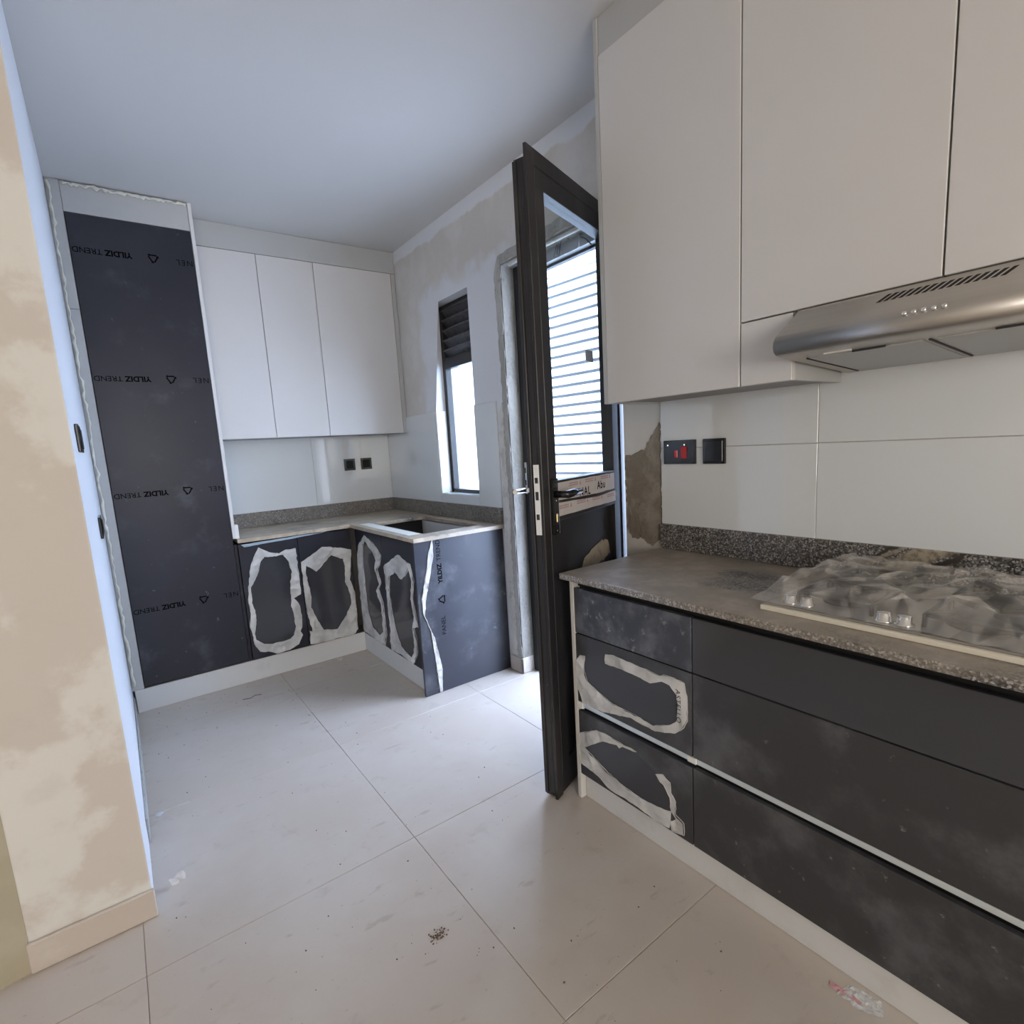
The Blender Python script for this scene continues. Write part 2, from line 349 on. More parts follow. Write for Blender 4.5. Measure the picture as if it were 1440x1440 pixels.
# ceiling and walls
bm = B(); box(bm, -5.2, .2, -7.4, .2, H, H+.15); tag(obj('ceiling', bm, 'ceiling'), kind='structure')
bm = B(); box(bm, -2.2, 0, 0, .2, 0, H); tag(obj('wall_back', bm, 'plaster'), kind='structure'); WB = bpy.data.objects['wall_back']
bm = B()
for y0, y1, z0, z1 in ((-7.4, -2.49, 0, H), (-2.49, -1.64, 2.33, H), (-1.64, -1.305, 0, H), (-1.305, -.82, 0, 1.06), (-1.305, -.82, 2.30, H), (-.82, .2, 0, H)):
    box(bm, 0, .2, y0, y1, z0, z1)
WR = tag(obj('wall_right', bm, 'wall_right'), kind='structure')
bm = B(); box(bm, -2.19, XL, -2.246, 0, 0, H, bev=.006, seg=2)
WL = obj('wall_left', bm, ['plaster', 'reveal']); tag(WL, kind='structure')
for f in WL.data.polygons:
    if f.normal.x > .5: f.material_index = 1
bm = B(); prism(bm, [[(-2.188, -2.247), (-2.26, -2.262), (-5.2, -2.5), (-5.2, -2.2), (-2.188, -2.2)]], (0, 0, 0), X, Y, Z*H); tag(obj('wall_left_hall', bm, 'hall'), kind='structure')
bm = B(); box(bm, -5.2, -5, -7.4, -2.3, 0, H); tag(obj('wall_far_left', bm, 'plaster'), kind='structure')
bm = B()
for x0, x1, z0, z1 in ((-5.2, -3.7, 0, H), (-1.3, .2, 0, H), (-3.7, -1.3, 2.3, H), (-3.7, -1.3, 0, .8)): box(bm, x0, x1, -7.4, -7.2, z0, z1)
tag(obj('wall_front', bm, 'plaster'), kind='structure')
bm = B()
for x0, x1, z0, z1 in ((-3.7, -1.3, .8, .86), (-3.7, -1.3, 2.24, 2.3), (-3.7, -3.64, .8, 2.3), (-1.36, -1.3, .8, 2.3), (-2.54, -2.46, .8, 2.3)): box(bm, x0, x1, -7.34, -7.27, z0, z1)
tag(obj('window_2', bm, 'door_alu'), kind='structure')
bm = B(); box(bm, -9, 4, -9.2, -9.0, -.2, 5.5); tag(obj('wall_bounce', bm, 'out_bounce'), kind='structure')  # added unseen, with the yard below, to bounce warm fill through the window
bm = B(); box(bm, -9, 4, -9.0, -7.4, -.2, -.05); tag(obj('floor_yard', bm, 'out_ground'), kind='structure')

# skirting boards
bm = B(); box(bm, -2.193, XL+.006, -2.26, -2.246, 0, .09, bev=.003); tag(obj('baseboard_left', bm, 'skirting'), kind='structure')
bm = B(); box(bm, XL, XL+.008, -1.86, -.575, 0, .10, bev=.002); tag(obj('baseboard_inner', bm, 'skirting_raw'), kind='structure')
bm = B(); box(bm, -.014, 0, -1.655, -1.545, 0, .095, bev=.003); box(bm, -.014, .075, -1.655, -1.641, 0, .095, bev=.003); tag(obj('baseboard_right', bm, 'skirting'), kind='structure')

# wall tiles on the back wall and the window wall
def wtile(parent, ax, a0, a1, z0, z1, t=.010):
    g = .0006
    if ax == 'y': return bx('wall_tile', 'wall_tile', parent, a0+g, a1-g, -t, 0, z0+g, z1-g, bev=.0015)
    return bx('wall_tile', 'wall_tile', parent, -t, 0, a0+g, a1-g, z0+g, z1-g, bev=.0015)
for a0, a1 in ((-1.28, -.62), (-.62, -.010)): wtile(WB, 'y', a0, a1, .99, 1.62)
for a0, a1, z0, z1 in ((-.82, -.010, .99, 1.618), (-1.305, -.82, .99, 1.058), (-1.54, -1.305, .99, 1.618)): wtile(WR, 'x', a0, a1, z0, z1)
bx('sill_tile', 'wall_tile', WR, -.008, .075, -1.303, -.822, 1.052, 1.062); bx('reveal_tile', 'wall_tile', WR, -.006, .072, -.830, -.8195, 1.062, 1.618)
for y0, y1 in ((-2.695, -3.309), (-3.309, -3.923), (-3.923, -4.537)):
    for z0, z1 in ((.99, 1.313), (1.313, 1.60)): wtile(WR, 'x', min(y0, y1), max(y0, y1), z0, z1)
# plaster wedge narrowing the top of the window, rough render round the door, bare cement by the counter
bm = B(); _v = [bm.verts.new(p) for p in ((-.001, -.81, 1.62), (-.001, -.822, 1.62), (.072, -.815, 1.62), (-.001, -.81, 2.31), (-.001, -.962, 2.31), (.072, -.832, 2.31))]
for _f in ((0, 2, 1), (3, 4, 5), (0, 1, 4, 3), (1, 2, 5, 4), (2, 0, 3, 5)): bm.faces.new([_v[i] for i in _f])
bmesh.ops.recalc_face_normals(bm, faces=bm.faces[:]); obj('plaster_wedge', bm, 'wall_right', WR)
def jag(pts, step, amp, seed):
    random.seed(seed); out = []
    for (a, b), (c, d) in zip(pts, pts[1:]+pts[:1]):
        n = max(1, int(math.hypot(c-a, d-b)/step))
        for k in range(n): out.append((a+(c-a)*k/n+random.uniform(-amp, amp), b+(d-b)*k/n+random.uniform(-amp, amp)))
    return out
def patch(name, m, pts, t, step=.03, amp=.006, seed=1, parent=None):
    bm = B(); prism(bm, [jag(pts, step, amp, seed)], (0, 0, 0), Y, Z, X*-t); return obj(name, bm, m, parent or WR)
patch('render_band', 'concrete', [(-1.645, .10), (-1.60, .10), (-1.60, 1.0), (-1.605, 1.6), (-1.59, 2.30), (-1.63, 2.375), (-1.9, 2.39), (-2.45, 2.39), (-2.45, 2.335), (-1.645, 2.335)], .005, .03, .006, 3)
patch('plaster_strip', 'white_plaster', [(-1.606, .10), (-1.560, .10), (-1.556, .9), (-1.562, 1.55), (-1.60, 1.60), (-1.612, 1.0), (-1.605, .5)], .008, .02, .008, 5)
patch('cement_patch', 'cement', [(-2.498, 1.284), (-2.53, 1.29), (-2.598, 1.312), (-2.637, 1.361), (-2.688, 1.42), (-2.688, .945), (-2.645, .905), (-2.587, .926), (-2.527, .926), (-2.500, .96)], .004, .014, .007, 8)
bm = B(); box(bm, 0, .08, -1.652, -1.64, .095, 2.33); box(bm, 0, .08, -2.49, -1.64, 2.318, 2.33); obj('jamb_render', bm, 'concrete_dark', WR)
bm = B(); tube(bm, [(.02, -1.70, 2.318), (.015, -1.9, 2.322), (.02, -2.4, 2.32)], .014, 8); obj('mortar_roll', bm, 'white_plaster', WR)

# ------------------------------------------------------------------ window in the right wall
wn = thing('window_1', (.10, -1.0625, 1.062), None, None); wn['kind'] = 'structure'
bm = B()
for y0, y1, z0, z1 in ((-1.305, -1.262, 1.062, 2.30), (-.858, -.82, 1.062, 2.30), (-1.305, -.82, 1.062, 1.085), (-1.305, -.82, 2.275, 2.30), (-1.262, -.858, 1.895, 1.965)): box(bm, .075, .12, y0, y1, z0, z1, bev=.002)
obj('window_frame', bm, 'door_alu', wn)
bx('slat_backing', 'matte_black', wn, .128, .131, -1.30, -.825, 1.965, 2.275, bev=0)  # black sheet added behind the slats so their gaps read as dark shade
bx('pane', 'glass', wn, .095, .099, -1.262, -.858, 1.085, 1.895, bev=0)
for k in range(5):
    z = 1.958+k*.064; bm = B(); prism(bm, [[(.068, z+.060), (.068, z+.050), (.076, z+.050), (.112, z+.012), (.118, z+.016), (.076, z+.062)]], (0, -1.26, 0), X, Z, Y*.40); obj('louvre_slat', bm, 'slat_grey', wn)

# ------------------------------------------------------------------ back door: frame in the reveal, leaf swung into the room
d1 = thing('door_1', (.11, -2.065, 0), None, None); d1['kind'] = 'structure'
bm = B()
for y0, y1, z0, z1 in ((-1.705, -1.652, 0, 2.318), (-2.49, -2.437, 0, 2.318)): box(bm, .08, .145, y0, y1, z0, z1, bev=.002)
for y0, y1, z0, z1 in ((-1.718, -1.705, 0, 2.265), (-2.437, -2.424, 0, 2.265), (-2.424, -1.718, 2.252, 2.265)): box(bm, .115, .145, y0, y1, z0, z1, bev=.001)
obj('door_frame', bm, 'door_alu', d1)
bx('frame_head', 'pale_head', d1, .08, .145, -2.437, -1.705, 2.265, 2.318)['label'] = 'pale grey door frame head'
bx('strike_plate', 'aluminium', d1, .0775, .081, -1.682, -1.664, 1.08, 1.26)
for _z in (1.20, 1.13): bx('strike_hole', 'iron', d1, .0768, .079, -1.678, -1.668, _z, _z+.03, bev=0)
HU = Vector((.09, -2.413, 0)); DU = Vector((-.941, -.3386, 0)).normalized(); NU = Vector((.3386, -.941, 0)).normalized(); LW = .763
LM = Matrix(((DU.x, -NU.x, 0, HU.x), (DU.y, -NU.y, 0, HU.y), (0, 0, 1, 0), (0, 0, 0, 1)))   # local: u along leaf, t into thickness (away from the camera side), z
def lbox(bm, u0, u1, t0, t1, z0, z1, bev=.0015):
    t = bmesh.new(); box(t, u0, u1, t0, t1, z0, z1, bev=bev); return merge(bm, t, 0, LM)
leaf_bm = B()
lbox(leaf_bm, .655, LW-.012, .006, .058, .012, 2.285); lbox(leaf_bm, LW-.045, LW, 0, .012, .008, 2.318); lbox(leaf_bm, LW-.047, LW-.006, .046, .060, .02, 2.278)
lbox(leaf_bm, .655, LW-.05, .002, .008, .012, 2.30)
lbox(leaf_bm, .005, .125, .004, .058, .012, 2.30); lbox(leaf_bm, .0, .05, 0, .010, .008, 2.318)
lbox(leaf_bm, .125, .655, .004, .058, 2.205, 2.30); lbox(leaf_bm, .05, LW-.045, 0, .010, 2.265, 2.318)
lbox(leaf_bm, .125, .655, .004, .058, 1.075, 1.225); lbox(leaf_bm, .125, .655, .004, .058, .012, .13)
leaf = obj('door_leaf', leaf_bm, 'door_alu', d1)
bm = B(); lbox(bm, .125, .655, .028, .033, 1.225, 2.205, 0); obj('pane', bm, 'glass', leaf)
bm = B(); lbox(bm, .125, .655, .018, .040, .13, 1.075); obj('kick_panel', bm, 'door_alu', leaf)
def lprism(name, m, pts, t0, th, parent=leaf, jagged=0):
    bm = B(); prism(bm, [jag(pts, .04, jagged, 4) if jagged else pts], (0, 0, 0), X, Z, Y*th)
    for v in bm.verts: v.co = LM @ (v.co+Vector((0, t0, 0)))
    return obj(name, bm, m, parent)
st1 = lprism('protective_tape', 'sticker', [(.652, 1.217), (.128, 1.215), (.128, 1.146), (.30, 1.142), (.652, 1.152)], .0022, .0014, jagged=.001)
st2 = lprism('protective_tape', 'sticker', [(.652, 1.143), (.30, 1.128), (.118, 1.136), (.118, 1.089), (.652, 1.092)], .0022, .0014, jagged=.001)
EXL = -DU   # reading direction on the visible face: towards the hinge
def ltext(s, size, u, z, par, m, bold=0, sp=1.0):
    o = LM @ Vector((u, .0017, z)); return obj('tape_print', text_bm(s, size, o, EXL, Z, bold, sp), m, par)
ltext('NAL', .046, .475, 1.148, st1, 'ink', .0008, 1.2); ltext('Abu', .046, .31, 1.160, st1, 'ink', .0008, 1.1)
for u, z, par in ((.56, 1.196, st1), (.42, 1.198, st1), (.27, 1.198, st1), (.645, 1.118, st2), (.50, 1.120, st2), (.36, 1.118, st2), (.21, 1.114, st2)):
    bm = B()
    for dz in (0, .008): prism(bm, [[(u, z+dz), (u-.075, z+dz), (u-.075, z+dz+.004), (u, z+dz+.004)]], (0, .0015, 0), X, Z, Y*.0006)
    prism(bm, [[(u-.088, z-.002), (u-.100, z-.002), (u-.094, z+.016)]], (0, .0015, 0), X, Z, Y*.0006)
    for v in bm.verts: v.co = LM @ v.co
    obj('tape_print', bm, 'sticker_red', par)
# handles, lock
bm = B(); t = bmesh.new(); box(t, .663, .705, -.008, .004, 1.03, 1.236, bev=.006, seg=2); merge(bm, t, 0, LM); esc = obj('lock_plate', bm, 'black_plastic', leaf)
bm = B(); tube(bm, [LM @ Vector(p) for p in ((.684, -.006, 1.178), (.684, -.045, 1.178), (.675, -.055, 1.178), (.65, -.058, 1.180), (.590, -.056, 1.180))], [.013, .013, .015, .015, .013], 12); obj('lever_handle', bm, 'black_plastic', leaf)
bm = B(); t = bmesh.new(); box(t, .679, .689, -.012, -.006, 1.075, 1.108, bev=.003); merge(bm, t, 0, LM); obj('key_cylinder', bm, 'brass', leaf)
for z in (1.155, 1.045):
    bm = B(); t = bmesh.new(); box(t, .681, .687, -.0095, -.007, z-.003, z+.003, bev=.001); merge(bm, t, 0, LM); obj('screw', bm, 'chrome', leaf)
bm = B(); lbox(bm, LW-.002, LW+.0015, .012, .034, 1.04, 1.29, .0005); ls = obj('lock_faceplate', bm, 'white_plastic', leaf)
for z0, z1 in ((1.165, 1.195), (1.095, 1.115), (1.225, 1.245)):
    bm = B(); lbox(bm, LW+.0005, LW+.003, .017, .029, z0, z1, .0005); obj('lock_slot', bm, 'iron', ls)
bm = B(); tube(bm, [LM @ Vector(p) for p in ((.70, .058, 1.195), (.70, .10, 1.195), (.712, .112, 1.195), (.76, .114, 1.195), (.775, .108, 1.195))], .009, 10); obj('lever_handle', bm, 'chrome', leaf)
bm = B(); lbox(bm, .255, .325, .0255, .0279, 1.683, 1.728, .0005); obj('glass_sticker', bm, 'cab_filler', leaf)
bm = B(); prism(bm, [jag([(.48, .83), (.42, .885), (.32, .915), (.27, .93), (.19, .92), (.16, .86), (.3, .83)], .02, .006, 12)], (0, 0, 0), X, Z, Y*.002)
for v in bm.verts: v.co = LM @ (v.co+Vector((0, .0165, 0)))
obj('plaster_smear', bm, 'cement_light', leaf)
for z in (.30, .70, 2.05):
    bm = B(); tube(bm, [(.083, -2.424, z-.04), (.083, -2.424, z+.04)], .008, 10); obj('hinge', bm, 'door_alu', d1)

# ------------------------------------------------------------------ outdoors beyond the door
bm = B(); box(bm, .2, 6, -5, 6, -.2, -.02); tag(obj('ground', bm, 'out_ground'), kind='structure')
RA = math.radians(6.5); LO = Vector((1.45, -1.0, 0)); LD = Vector((-math.sin(RA), math.cos(RA), 0)); LNm = Vector((-math.cos(RA), -math.sin(RA), 0))
lv = thing('louvre_screen', (1.45, -1.0, -.02), 'white horizontal louvre screen standing outside beyond the glazed door', 'screen')
def obox(a0, a1, d0, d1_, z0, z1, bev=0):
    t = bmesh.new(); box(t, a0, a1, d0, d1_, z0, z1, bev=bev); M = Matrix(((LD.x, LNm.x, 0, LO.x), (LD.y, LNm.y, 0, LO.y), (0, 0, 1, 0), (0, 0, 0, 1))); return merge(B(), t, 0, M)
PZ = .083; NS = 33
for k in range(NS):
    z = -.0+k*PZ; bm = B(); M = Matrix(((LD.x, LNm.x, 0, LO.x), (LD.y, LNm.y, 0, LO.y), (0, 0, 1, 0), (0, 0, 0, 1))); t = bmesh.new()
    prism(t, [[(.0, z+.026), (.03, z+.022), (.034, z+.026), (.020, z+PZ-.002), (.0, z+PZ)]], (-.6, 0, 0), Y, Z, X*1.62); merge(bm, t, 0, M); obj('louvre_slat', bm, 'out_white', lv)
obj('gap_shade_sheet', obox(-.6, 1.02, -.02, -.004, -.02, NS*PZ+.01), 'out_gap', lv)
obj('top_beam', obox(-.62, 1.04, -.03, .05, NS*PZ+.005, NS*PZ+.115, .004), 'out_white', lv)
obj('post', obox(-.68, -.60, -.03, .05, -.02, NS*PZ+.115, .004), 'out_white', lv); obj('post', obox(1.02, 1.10, -.03, .05, -.02, NS*PZ+.115, .004), 'out_white', lv)
bm = obox(1.12, 6.5, -.25, 0, -.02, 3.4); tag(obj('boundary_wall', bm, 'out_white'), 'plain white boundary wall outdoors beyond the louvred window', 'wall')
# loose wires and a rod hanging at the door head, seen through the top of the glass
for nm, m, rad, pts in (('hanging_rod', 'cab_inner', .006, [(811.5, 303), (812.5, 325), (813.5, 348)]), ('loose_wire', 'iron', .002, [(797, 335), (790, 330), (786, 338), (783, 358)]), ('loose_wire', 'iron', .002, [(800, 336), (793, 333), (788, 342), (786, 360)]),
        ('loose_wire', 'iron', .002, [(790, 316), (786, 325), (784, 338), (779, 362)]), ('loose_wire', 'iron', .003, [(817, 333), (824, 336), (832, 344)])):
    bm = B(); tube(bm, [un(px, py, 'x', .06) for px, py in pts], rad, 6); obj(nm, bm, m, d1)

# ------------------------------------------------------------------ tall cabinet in the back left corner
YT = -.565
tc = thing('tall_cabinet', (-1.59, -.30, 0), 'floor-to-ceiling cabinet with one film-covered black door in a grey surround', 'cabinet')
bx('body', 'cab_dark_inner', tc, -1.845, -1.302, -.545, -.002, .145, 2.62)
bm = B(); box(bm, XL+.001, -1.846, YT, YT+.018, .135, 2.165-.001, bev=.001); obj('side_filler', bm, 'cab_filler', tc)
bm = B(); box(bm, XL+.001, -1.846, YT, YT+.018, 2.165+.001, H-.002, bev=.001); obj('side_filler', bm, 'cab_filler', tc)
bx('top_filler', 'cab_filler', tc, -1.845, -1.303, YT, YT+.018, 2.628, H-.004)
bx('side_panel', 'cab_edge', tc, -1.302, -1.284, YT-.004, -.002, .905, H-.002)
bx('side_panel', 'dark_film', tc, -1.302, -1.284, YT+.002, -.002, .14, .868)
td = bx('door', 'dark_film', tc, -1.843, -1.304, YT-.004, YT+.014, .143, 2.624)
YP = YT-.0045
for z, rows in ((2.455, 1), (1.828, 1), (1.215, 1), (.575, 1)):
    for s, x, sz, b in (('NEL', -1.312, .040, 0), ('YILDIZ', -1.591, .038, .0015), ('TREND', -1.716, .038, .0002)):
        obj('film_print', text_bm(s, sz, (x, YP, z+.012), -X, -Z, b, 1.0 if s != 'NEL' else 1.25), 'ink', td)
    obj('film_print', recycle_bm((-1.497, YP, z), -X, -Z, .05), 'ink', td)
def foam_line(p0, p1, n, r, side, seed, parent):
    random.seed(seed); pts, rs = [], []
    for k in range(n+1):
        t = k/n; p = Vector(p0).lerp(Vector(p1), t)+Vector(side)*random.uniform(-.3, 1)*r; pts.append(p); rs.append(r*random.choice((.25, .4, .5, .7, .9, 1.1)))
    bm = B(); tube(bm, pts, rs, 7); return obj('foam_bead', bm, 'foam', parent)
foam_line((XL+.011, YT-.008, .16), (XL+.011, YT-.008, H-.020), 110, .008, X, 11, tc)
foam_line((XL+.07, YT-.010, H-.014), (-1.31, YT-.010, H-.014), 46, .010, -Z, 12, tc)

# ------------------------------------------------------------------ wall cabinets on the back wall
YU = -.37; Z0, Z1 = 1.50, 2.625
def wall_unit(x0, x1, doors, label):
    t = thing('wall_cabinet', ((x0+x1)/2, -.18, Z0), label, 'cabinet', 'wall cabinets on the back wall')
    bx('body', 'cab_inner', t, x0+.001, x1-.001, YU+.020, -.012, Z0+.002, Z1)
    for a, b in doors: bx('door', 'cab_light', t, a+.0016, b-.0016, YU, YU+.018, Z0, Z1-.002, bev=.0015)
wall_unit(-1.282, -.587, ((-1.282, -.936), (-.936, -.587)), 'double-door light grey wall cabinet hung beside the tall cabinet')
wall_unit(-.587, -.037, ((-.587, -.037),), 'single-door light grey wall cabinet hung in the wall corner')
tag(bx('soffit_board', 'cab_filler', None, -1.282, -.003, YU+.004, YU+.022, Z1+.002, H-.002), 'long grey filler board between back wall cabinets and ceiling', 'filler board')
tag(bx('filler_strip', 'cab_filler', None, -.035, -.003, YU+.004, YU+.022, Z0, Z1), 'narrow vertical grey filler strip closing cabinet against the window wall', 'filler board')

# ------------------------------------------------------------------ base cabinets of the L-shaped run
YD = -.572; XD = -.572; ZB, ZT = .137, .866
def pxpoly(pts, ox, oy, sc, ax, val):
    q = [un(ox+a*sc, oy+b*sc, ax, val) for a, b in pts]
    return [(p.x, p.z) if ax == 'y' else (p.y, p.z) for p in q]
RING = {}
RING['a'] = (330, 740, .13889, [(245,220),(345,265),(395,275),(455,270),(510,240),(612,225),(635,400),(660,560),(665,685),(600,725),(655,800),(685,980),(665,1060),(685,1100),(650,1195),(560,1245),(480,1275),(430,1290),(340,1265),(260,1270),(195,1190),(185,1120),(155,980),(165,880),(140,740),(140,620),(160,430),(190,320)],
 [(300,310),(420,300),(490,285),(545,350),(575,450),(565,600),(572,700),(575,800),(600,900),(620,1010),(600,1100),(570,1140),(440,1180),(300,1195),(220,1150),(205,1080),(215,900),(172,770),(165,620),(225,500),(260,350)])
RING['b'] = (330, 740, .13889, [(660,370),(700,345),(880,215),(960,205),(1180,235),(1170,340),(1165,540),(1210,660),(1225,770),(1245,1040),(1200,1105),(1050,1130),(920,1165),(770,1195),(765,1060),(790,1060),(740,880),(700,700),(690,500)],
 [(720,390),(830,455),(880,400),(970,290),(1100,330),(1115,400),(1120,560),(1170,680),(1185,790),(1130,900),(1040,1045),(900,1050),(830,930),(775,820),(770,700),(720,480)])
RING['c'] = (490, 720, .1875, [(120,175),(190,235),(248,325),(240,400),(217,430),(250,530),(230,575),(265,680),(280,800),(292,920),(280,1000),(215,960),(120,880),(90,700),(75,520),(72,300),(85,230)],
 [(125,215),(175,280),(210,360),(202,420),(235,540),(215,590),(250,690),(262,800),(270,900),(240,925),(185,860),(150,740),(130,560),(115,400),(110,260)])
RING['d'] = (490, 720, .1875, [(255,415),(375,320),(440,380),(465,390),(495,520),(485,640),(510,760),(525,860),(495,870),(515,950),(525,1070),(490,1140),(400,1060),(315,1030),(320,880),(290,600),(280,480)],
 [(310,480),(350,450),(400,500),(430,480),(455,420),(478,520),(472,650),(495,780),(485,880),(500,960),(500,1060),(480,1100),(400,1010),(350,850),(310,620)])
def filmed_door(parent, key, ax, val, a0, a1, seed):
    """glossy door, a dusty film sheet with a torn hole over it, and the curled torn edge"""
    if ax == 'y': dr = bx('door', 'dark_gloss', parent, a0+.0016, a1-.0016, val, val+.018, ZB, ZT)
    else: dr = bx('door', 'dark_gloss', parent, val, val+.018, a0+.0016, a1-.0016, ZB, ZT)
    ox, oy, sc, outer, inner = RING[key]; po = pxpoly(outer, ox, oy, sc, ax, val); pi = pxpoly(inner, ox, oy, sc, ax, val)
    cl = lambda p: (min(max(p[0], a0+.006), a1-.006), min(max(p[1], ZB+.004), ZT-.004))
    po, pi = [cl(p) for p in jag(po, .022, .0028, seed)], [cl(p) for p in jag(pi, .022, .0028, seed+5)]
    rect = [(a0+.003, ZB+.002), (a1-.003, ZB+.002), (a1-.003, ZT-.002), (a0+.003, ZT-.002)]
    u = X if ax == 'y' else Y; n = -Y if ax == 'y' else -X; o = n*0 + (Y*val if ax == 'y' else X*val)
    bm = B(); prism(bm, [rect, pi], o, u, Z, n*.0006); obj('film_sheet', bm, 'dark_film', dr)
    fb = sheet([po, pi], o, u, Z, n, .011, .014, seed, 13, .001); rim(fb, pi, o, u, Z, n, .0006, .0042, seed); rim(fb, po, o, u, Z, n, .0004, .0030, seed+50); o2 = obj('torn_film', fb, 'torn_film', dr); o2['label'] = 'milky curled edge of torn protective film'
    return dr
cb = thing('base_cabinet', (-.93, -.29, 0), 'two-door black base cabinet with torn film beside the tall cabinet', 'cabinet', 'black base cabinets of the corner run')
bx('body', 'cab_dark_inner', cb, -1.280, -.596, -.552, -.002, .14, .862)
filmed_door(cb, 'a', 'y', YD, -1.282, -.938, 1); filmed_door(cb, 'b', 'y', YD, -.938, -.595, 2)
cr = thing('sink_cabinet', (-.30, -1.06, 0), 'two-door black base cabinet with torn film under the sink cutout', 'cabinet', 'black base cabinets of the corner run')
bx('floor_panel', 'cab_inner', cr, -.552, -.07, -1.503, -.625, .14, .158); bx('back_panel', 'cab_edge', cr, -.085, -.070, -1.503, -.625, .158, .868)
bx('side_panel', 'cab_dark_inner', cr, -.552, -.085, -.64, -.625, .158, .868); bx('side_panel', 'cab_inner', cr, -.552, -.085, -1.503, -1.488, .158, .868)
bx('front_rail', 'cab_inner', cr, -.552, -.535, -1.488, -.64, .79, .868)
filmed_door(cr, 'c', 'x', XD, -1.045, -.598, 3); filmed_door(cr, 'd', 'x', XD, -1.503, -1.045, 4)
ep = bx('end_panel', 'dark_dusty', None, -.592, -.004, -1.525, -1.507, .001, .876)
tag(ep, 'dusty black end panel closing the sink counter beside the doorway', 'panel')
strip = [(625,210),(595,320),(590,400),(550,650),(560,760),(620,900),(650,1080),(690,1360),(705,1360),(705,1180),(670,1040),(640,940),(570,780),(580,650),(610,470),(632,330)]
pe = pxpoly(strip, 490, 720, .1875, 'y', -1.525); pe = [(a, max(b, .006)) for a, b in pe]
fb = sheet([pe], Y*-1.525, X, Z, -Y, .008, .010, 9, 20, .001); rim(fb, pe, Y*-1.525, X, Z, -Y, .0005, .003, 9); obj('torn_film', fb, 'torn_film', ep)
YE = -1.5254
for s, z, b in (('YILDIZ', .628, .0015), ('TREND', .755, 0), ('PANEL', .33, 0)): obj('film_print', text_bm(s, .037, (-.435, YE, z), Z, -X, b), 'ink', ep)
obj('film_print', recycle_bm((-.447, YE, .535), Z, -X, .05), 'ink', ep)
# plinths
tag(bx('plinth', 'plinth', None, XL+.012, -.557, -.560, -.542, .001, .132), 'long white plinth board under the tall cabinet and corner base units', 'plinth')
tag(bx('plinth', 'plinth', None, -.557, -.539, -1.505, -.562, .001, .132), 'white plinth board under the sink cabinet', 'plinth')
# worktop with sink cutout, upstands
bm = B(); prism(bm, [[(-1.282, -.002), (-.002, -.002), (-.002, -1.54), (-.597, -1.54), (-.597, -.592), (-1.282, -.592)], [(-.475, -.68), (-.095, -.68), (-.095, -1.415), (-.475, -1.415)]], (0, 0, .878), X, Y, Z*.022)
wt = tag(obj('worktop', bm, 'granite_sandy'), 'sand-dusted L-shaped granite worktop with an open sink cutout', 'worktop')
bx('tape_strip', 'white_plastic', wt, -.555, -.488, -1.40, -.66, .900, .9015, bev=0)
tag(bx('upstand', 'granite_old', None, -1.282, -.022, -.022, -.002, .9005, 1.0), 'dark granite upstand along the back wall under black sockets', 'upstand')
tag(bx('upstand', 'granite_old', None, -.022, -.002, -1.54, -.002, .9005, 1.0), 'dark granite upstand under the narrow louvred window', 'upstand')
obj('film_scrap', sheet([[(-1.27, .868), (-1.10, .872), (-.95, .876), (-.78, .874), (-.73, .884), (-.85, .868), (-1.0, .860), (-1.15, .856), (-1.25, .850)]], (0, -.594, 0), X, Z, -Y, .006, .02, 3), 'blue_film', wt)
tag(bx('trim_block', 'white_plastic', None, -1.283, -1.262, -.55, -.50, .9005, .985, bev=.004, seg=2), 'small white plastic trim block on the worktop against the tall cabinet', 'trim block')

# ------------------------------------------------------------------ sockets and switches
def plate(name, loc, ax, w, h, label, cat, group=None):
    t = thing(name, loc, label, cat, group); x, y, z = loc
    if ax == 'y': bx('face_plate', 'black_plastic', t, x-w/2, x+w/2, y-.010, y, z, z+h, bev=.003, seg=2)
    elif ax == 'x': bx('face_plate', 'black_plastic', t, x-.010, x, y-w/2, y+w/2, z, z+h, bev=.003, seg=2)
    else: bx('face_plate', 'black_plastic', t, x, x+.010, y-w/2, y+w/2, z, z+h, bev=.003, seg=2)
    return t
for x, w in ((-.347, 'square black wall socket under the back cabinets, on the tall cabinet side of its twin'), (-.213, 'square black wall socket under the back cabinets, nearest the window wall')):
    t = plate('wall_socket', (x, -.0102, 1.242), 'y', .086, .088, w, 'socket', 'black sockets on the back wall')
    bx('socket_cover', 'matte_black', t, x-.028, x+.028, -.0225, -.0203, 1.256, 1.316, bev=.002)
t = plate('cooker_switch', (-.0102, -2.791, 1.25), 'x', .148, .094, 'wide black cooker switch plate with red rockers on white tiles', 'switch')
bx('rocker', 'red_lamp', t, -.026, -.020, -2.827, -2.803, 1.272, 1.318, bev=.003, seg=2); bx('indicator_lamp', 'red_lamp', t, -.024, -.020, -2.786, -2.770, 1.275, 1.305, bev=.002)
for y in (-2.737, -2.815): bx('screw', 'chrome', t, -.022, -.020, y-.003, y+.003, 1.322, 1.328, bev=.001)
t = plate('outlet_plate', (-.0102, -2.944, 1.25), 'x', .092, .094, 'square black outlet plate on white tiles next to the red-rocker switch', 'outlet'); bx('plate_insert', 'black_plastic', t, -.023, -.020, -2.982, -2.906, 1.258, 1.336, bev=.002)
t = plate('light_switch', (XL+.0005, -1.91, 1.42), 'X', .146, .086, 'wide black switch plate set high on the white wall end', 'switch')
for y in (-1.945, -1.875): bx('rocker', 'matte_black', t, XL+.0105, XL+.013, y-.03, y+.03, 1.432, 1.494, bev=.002)
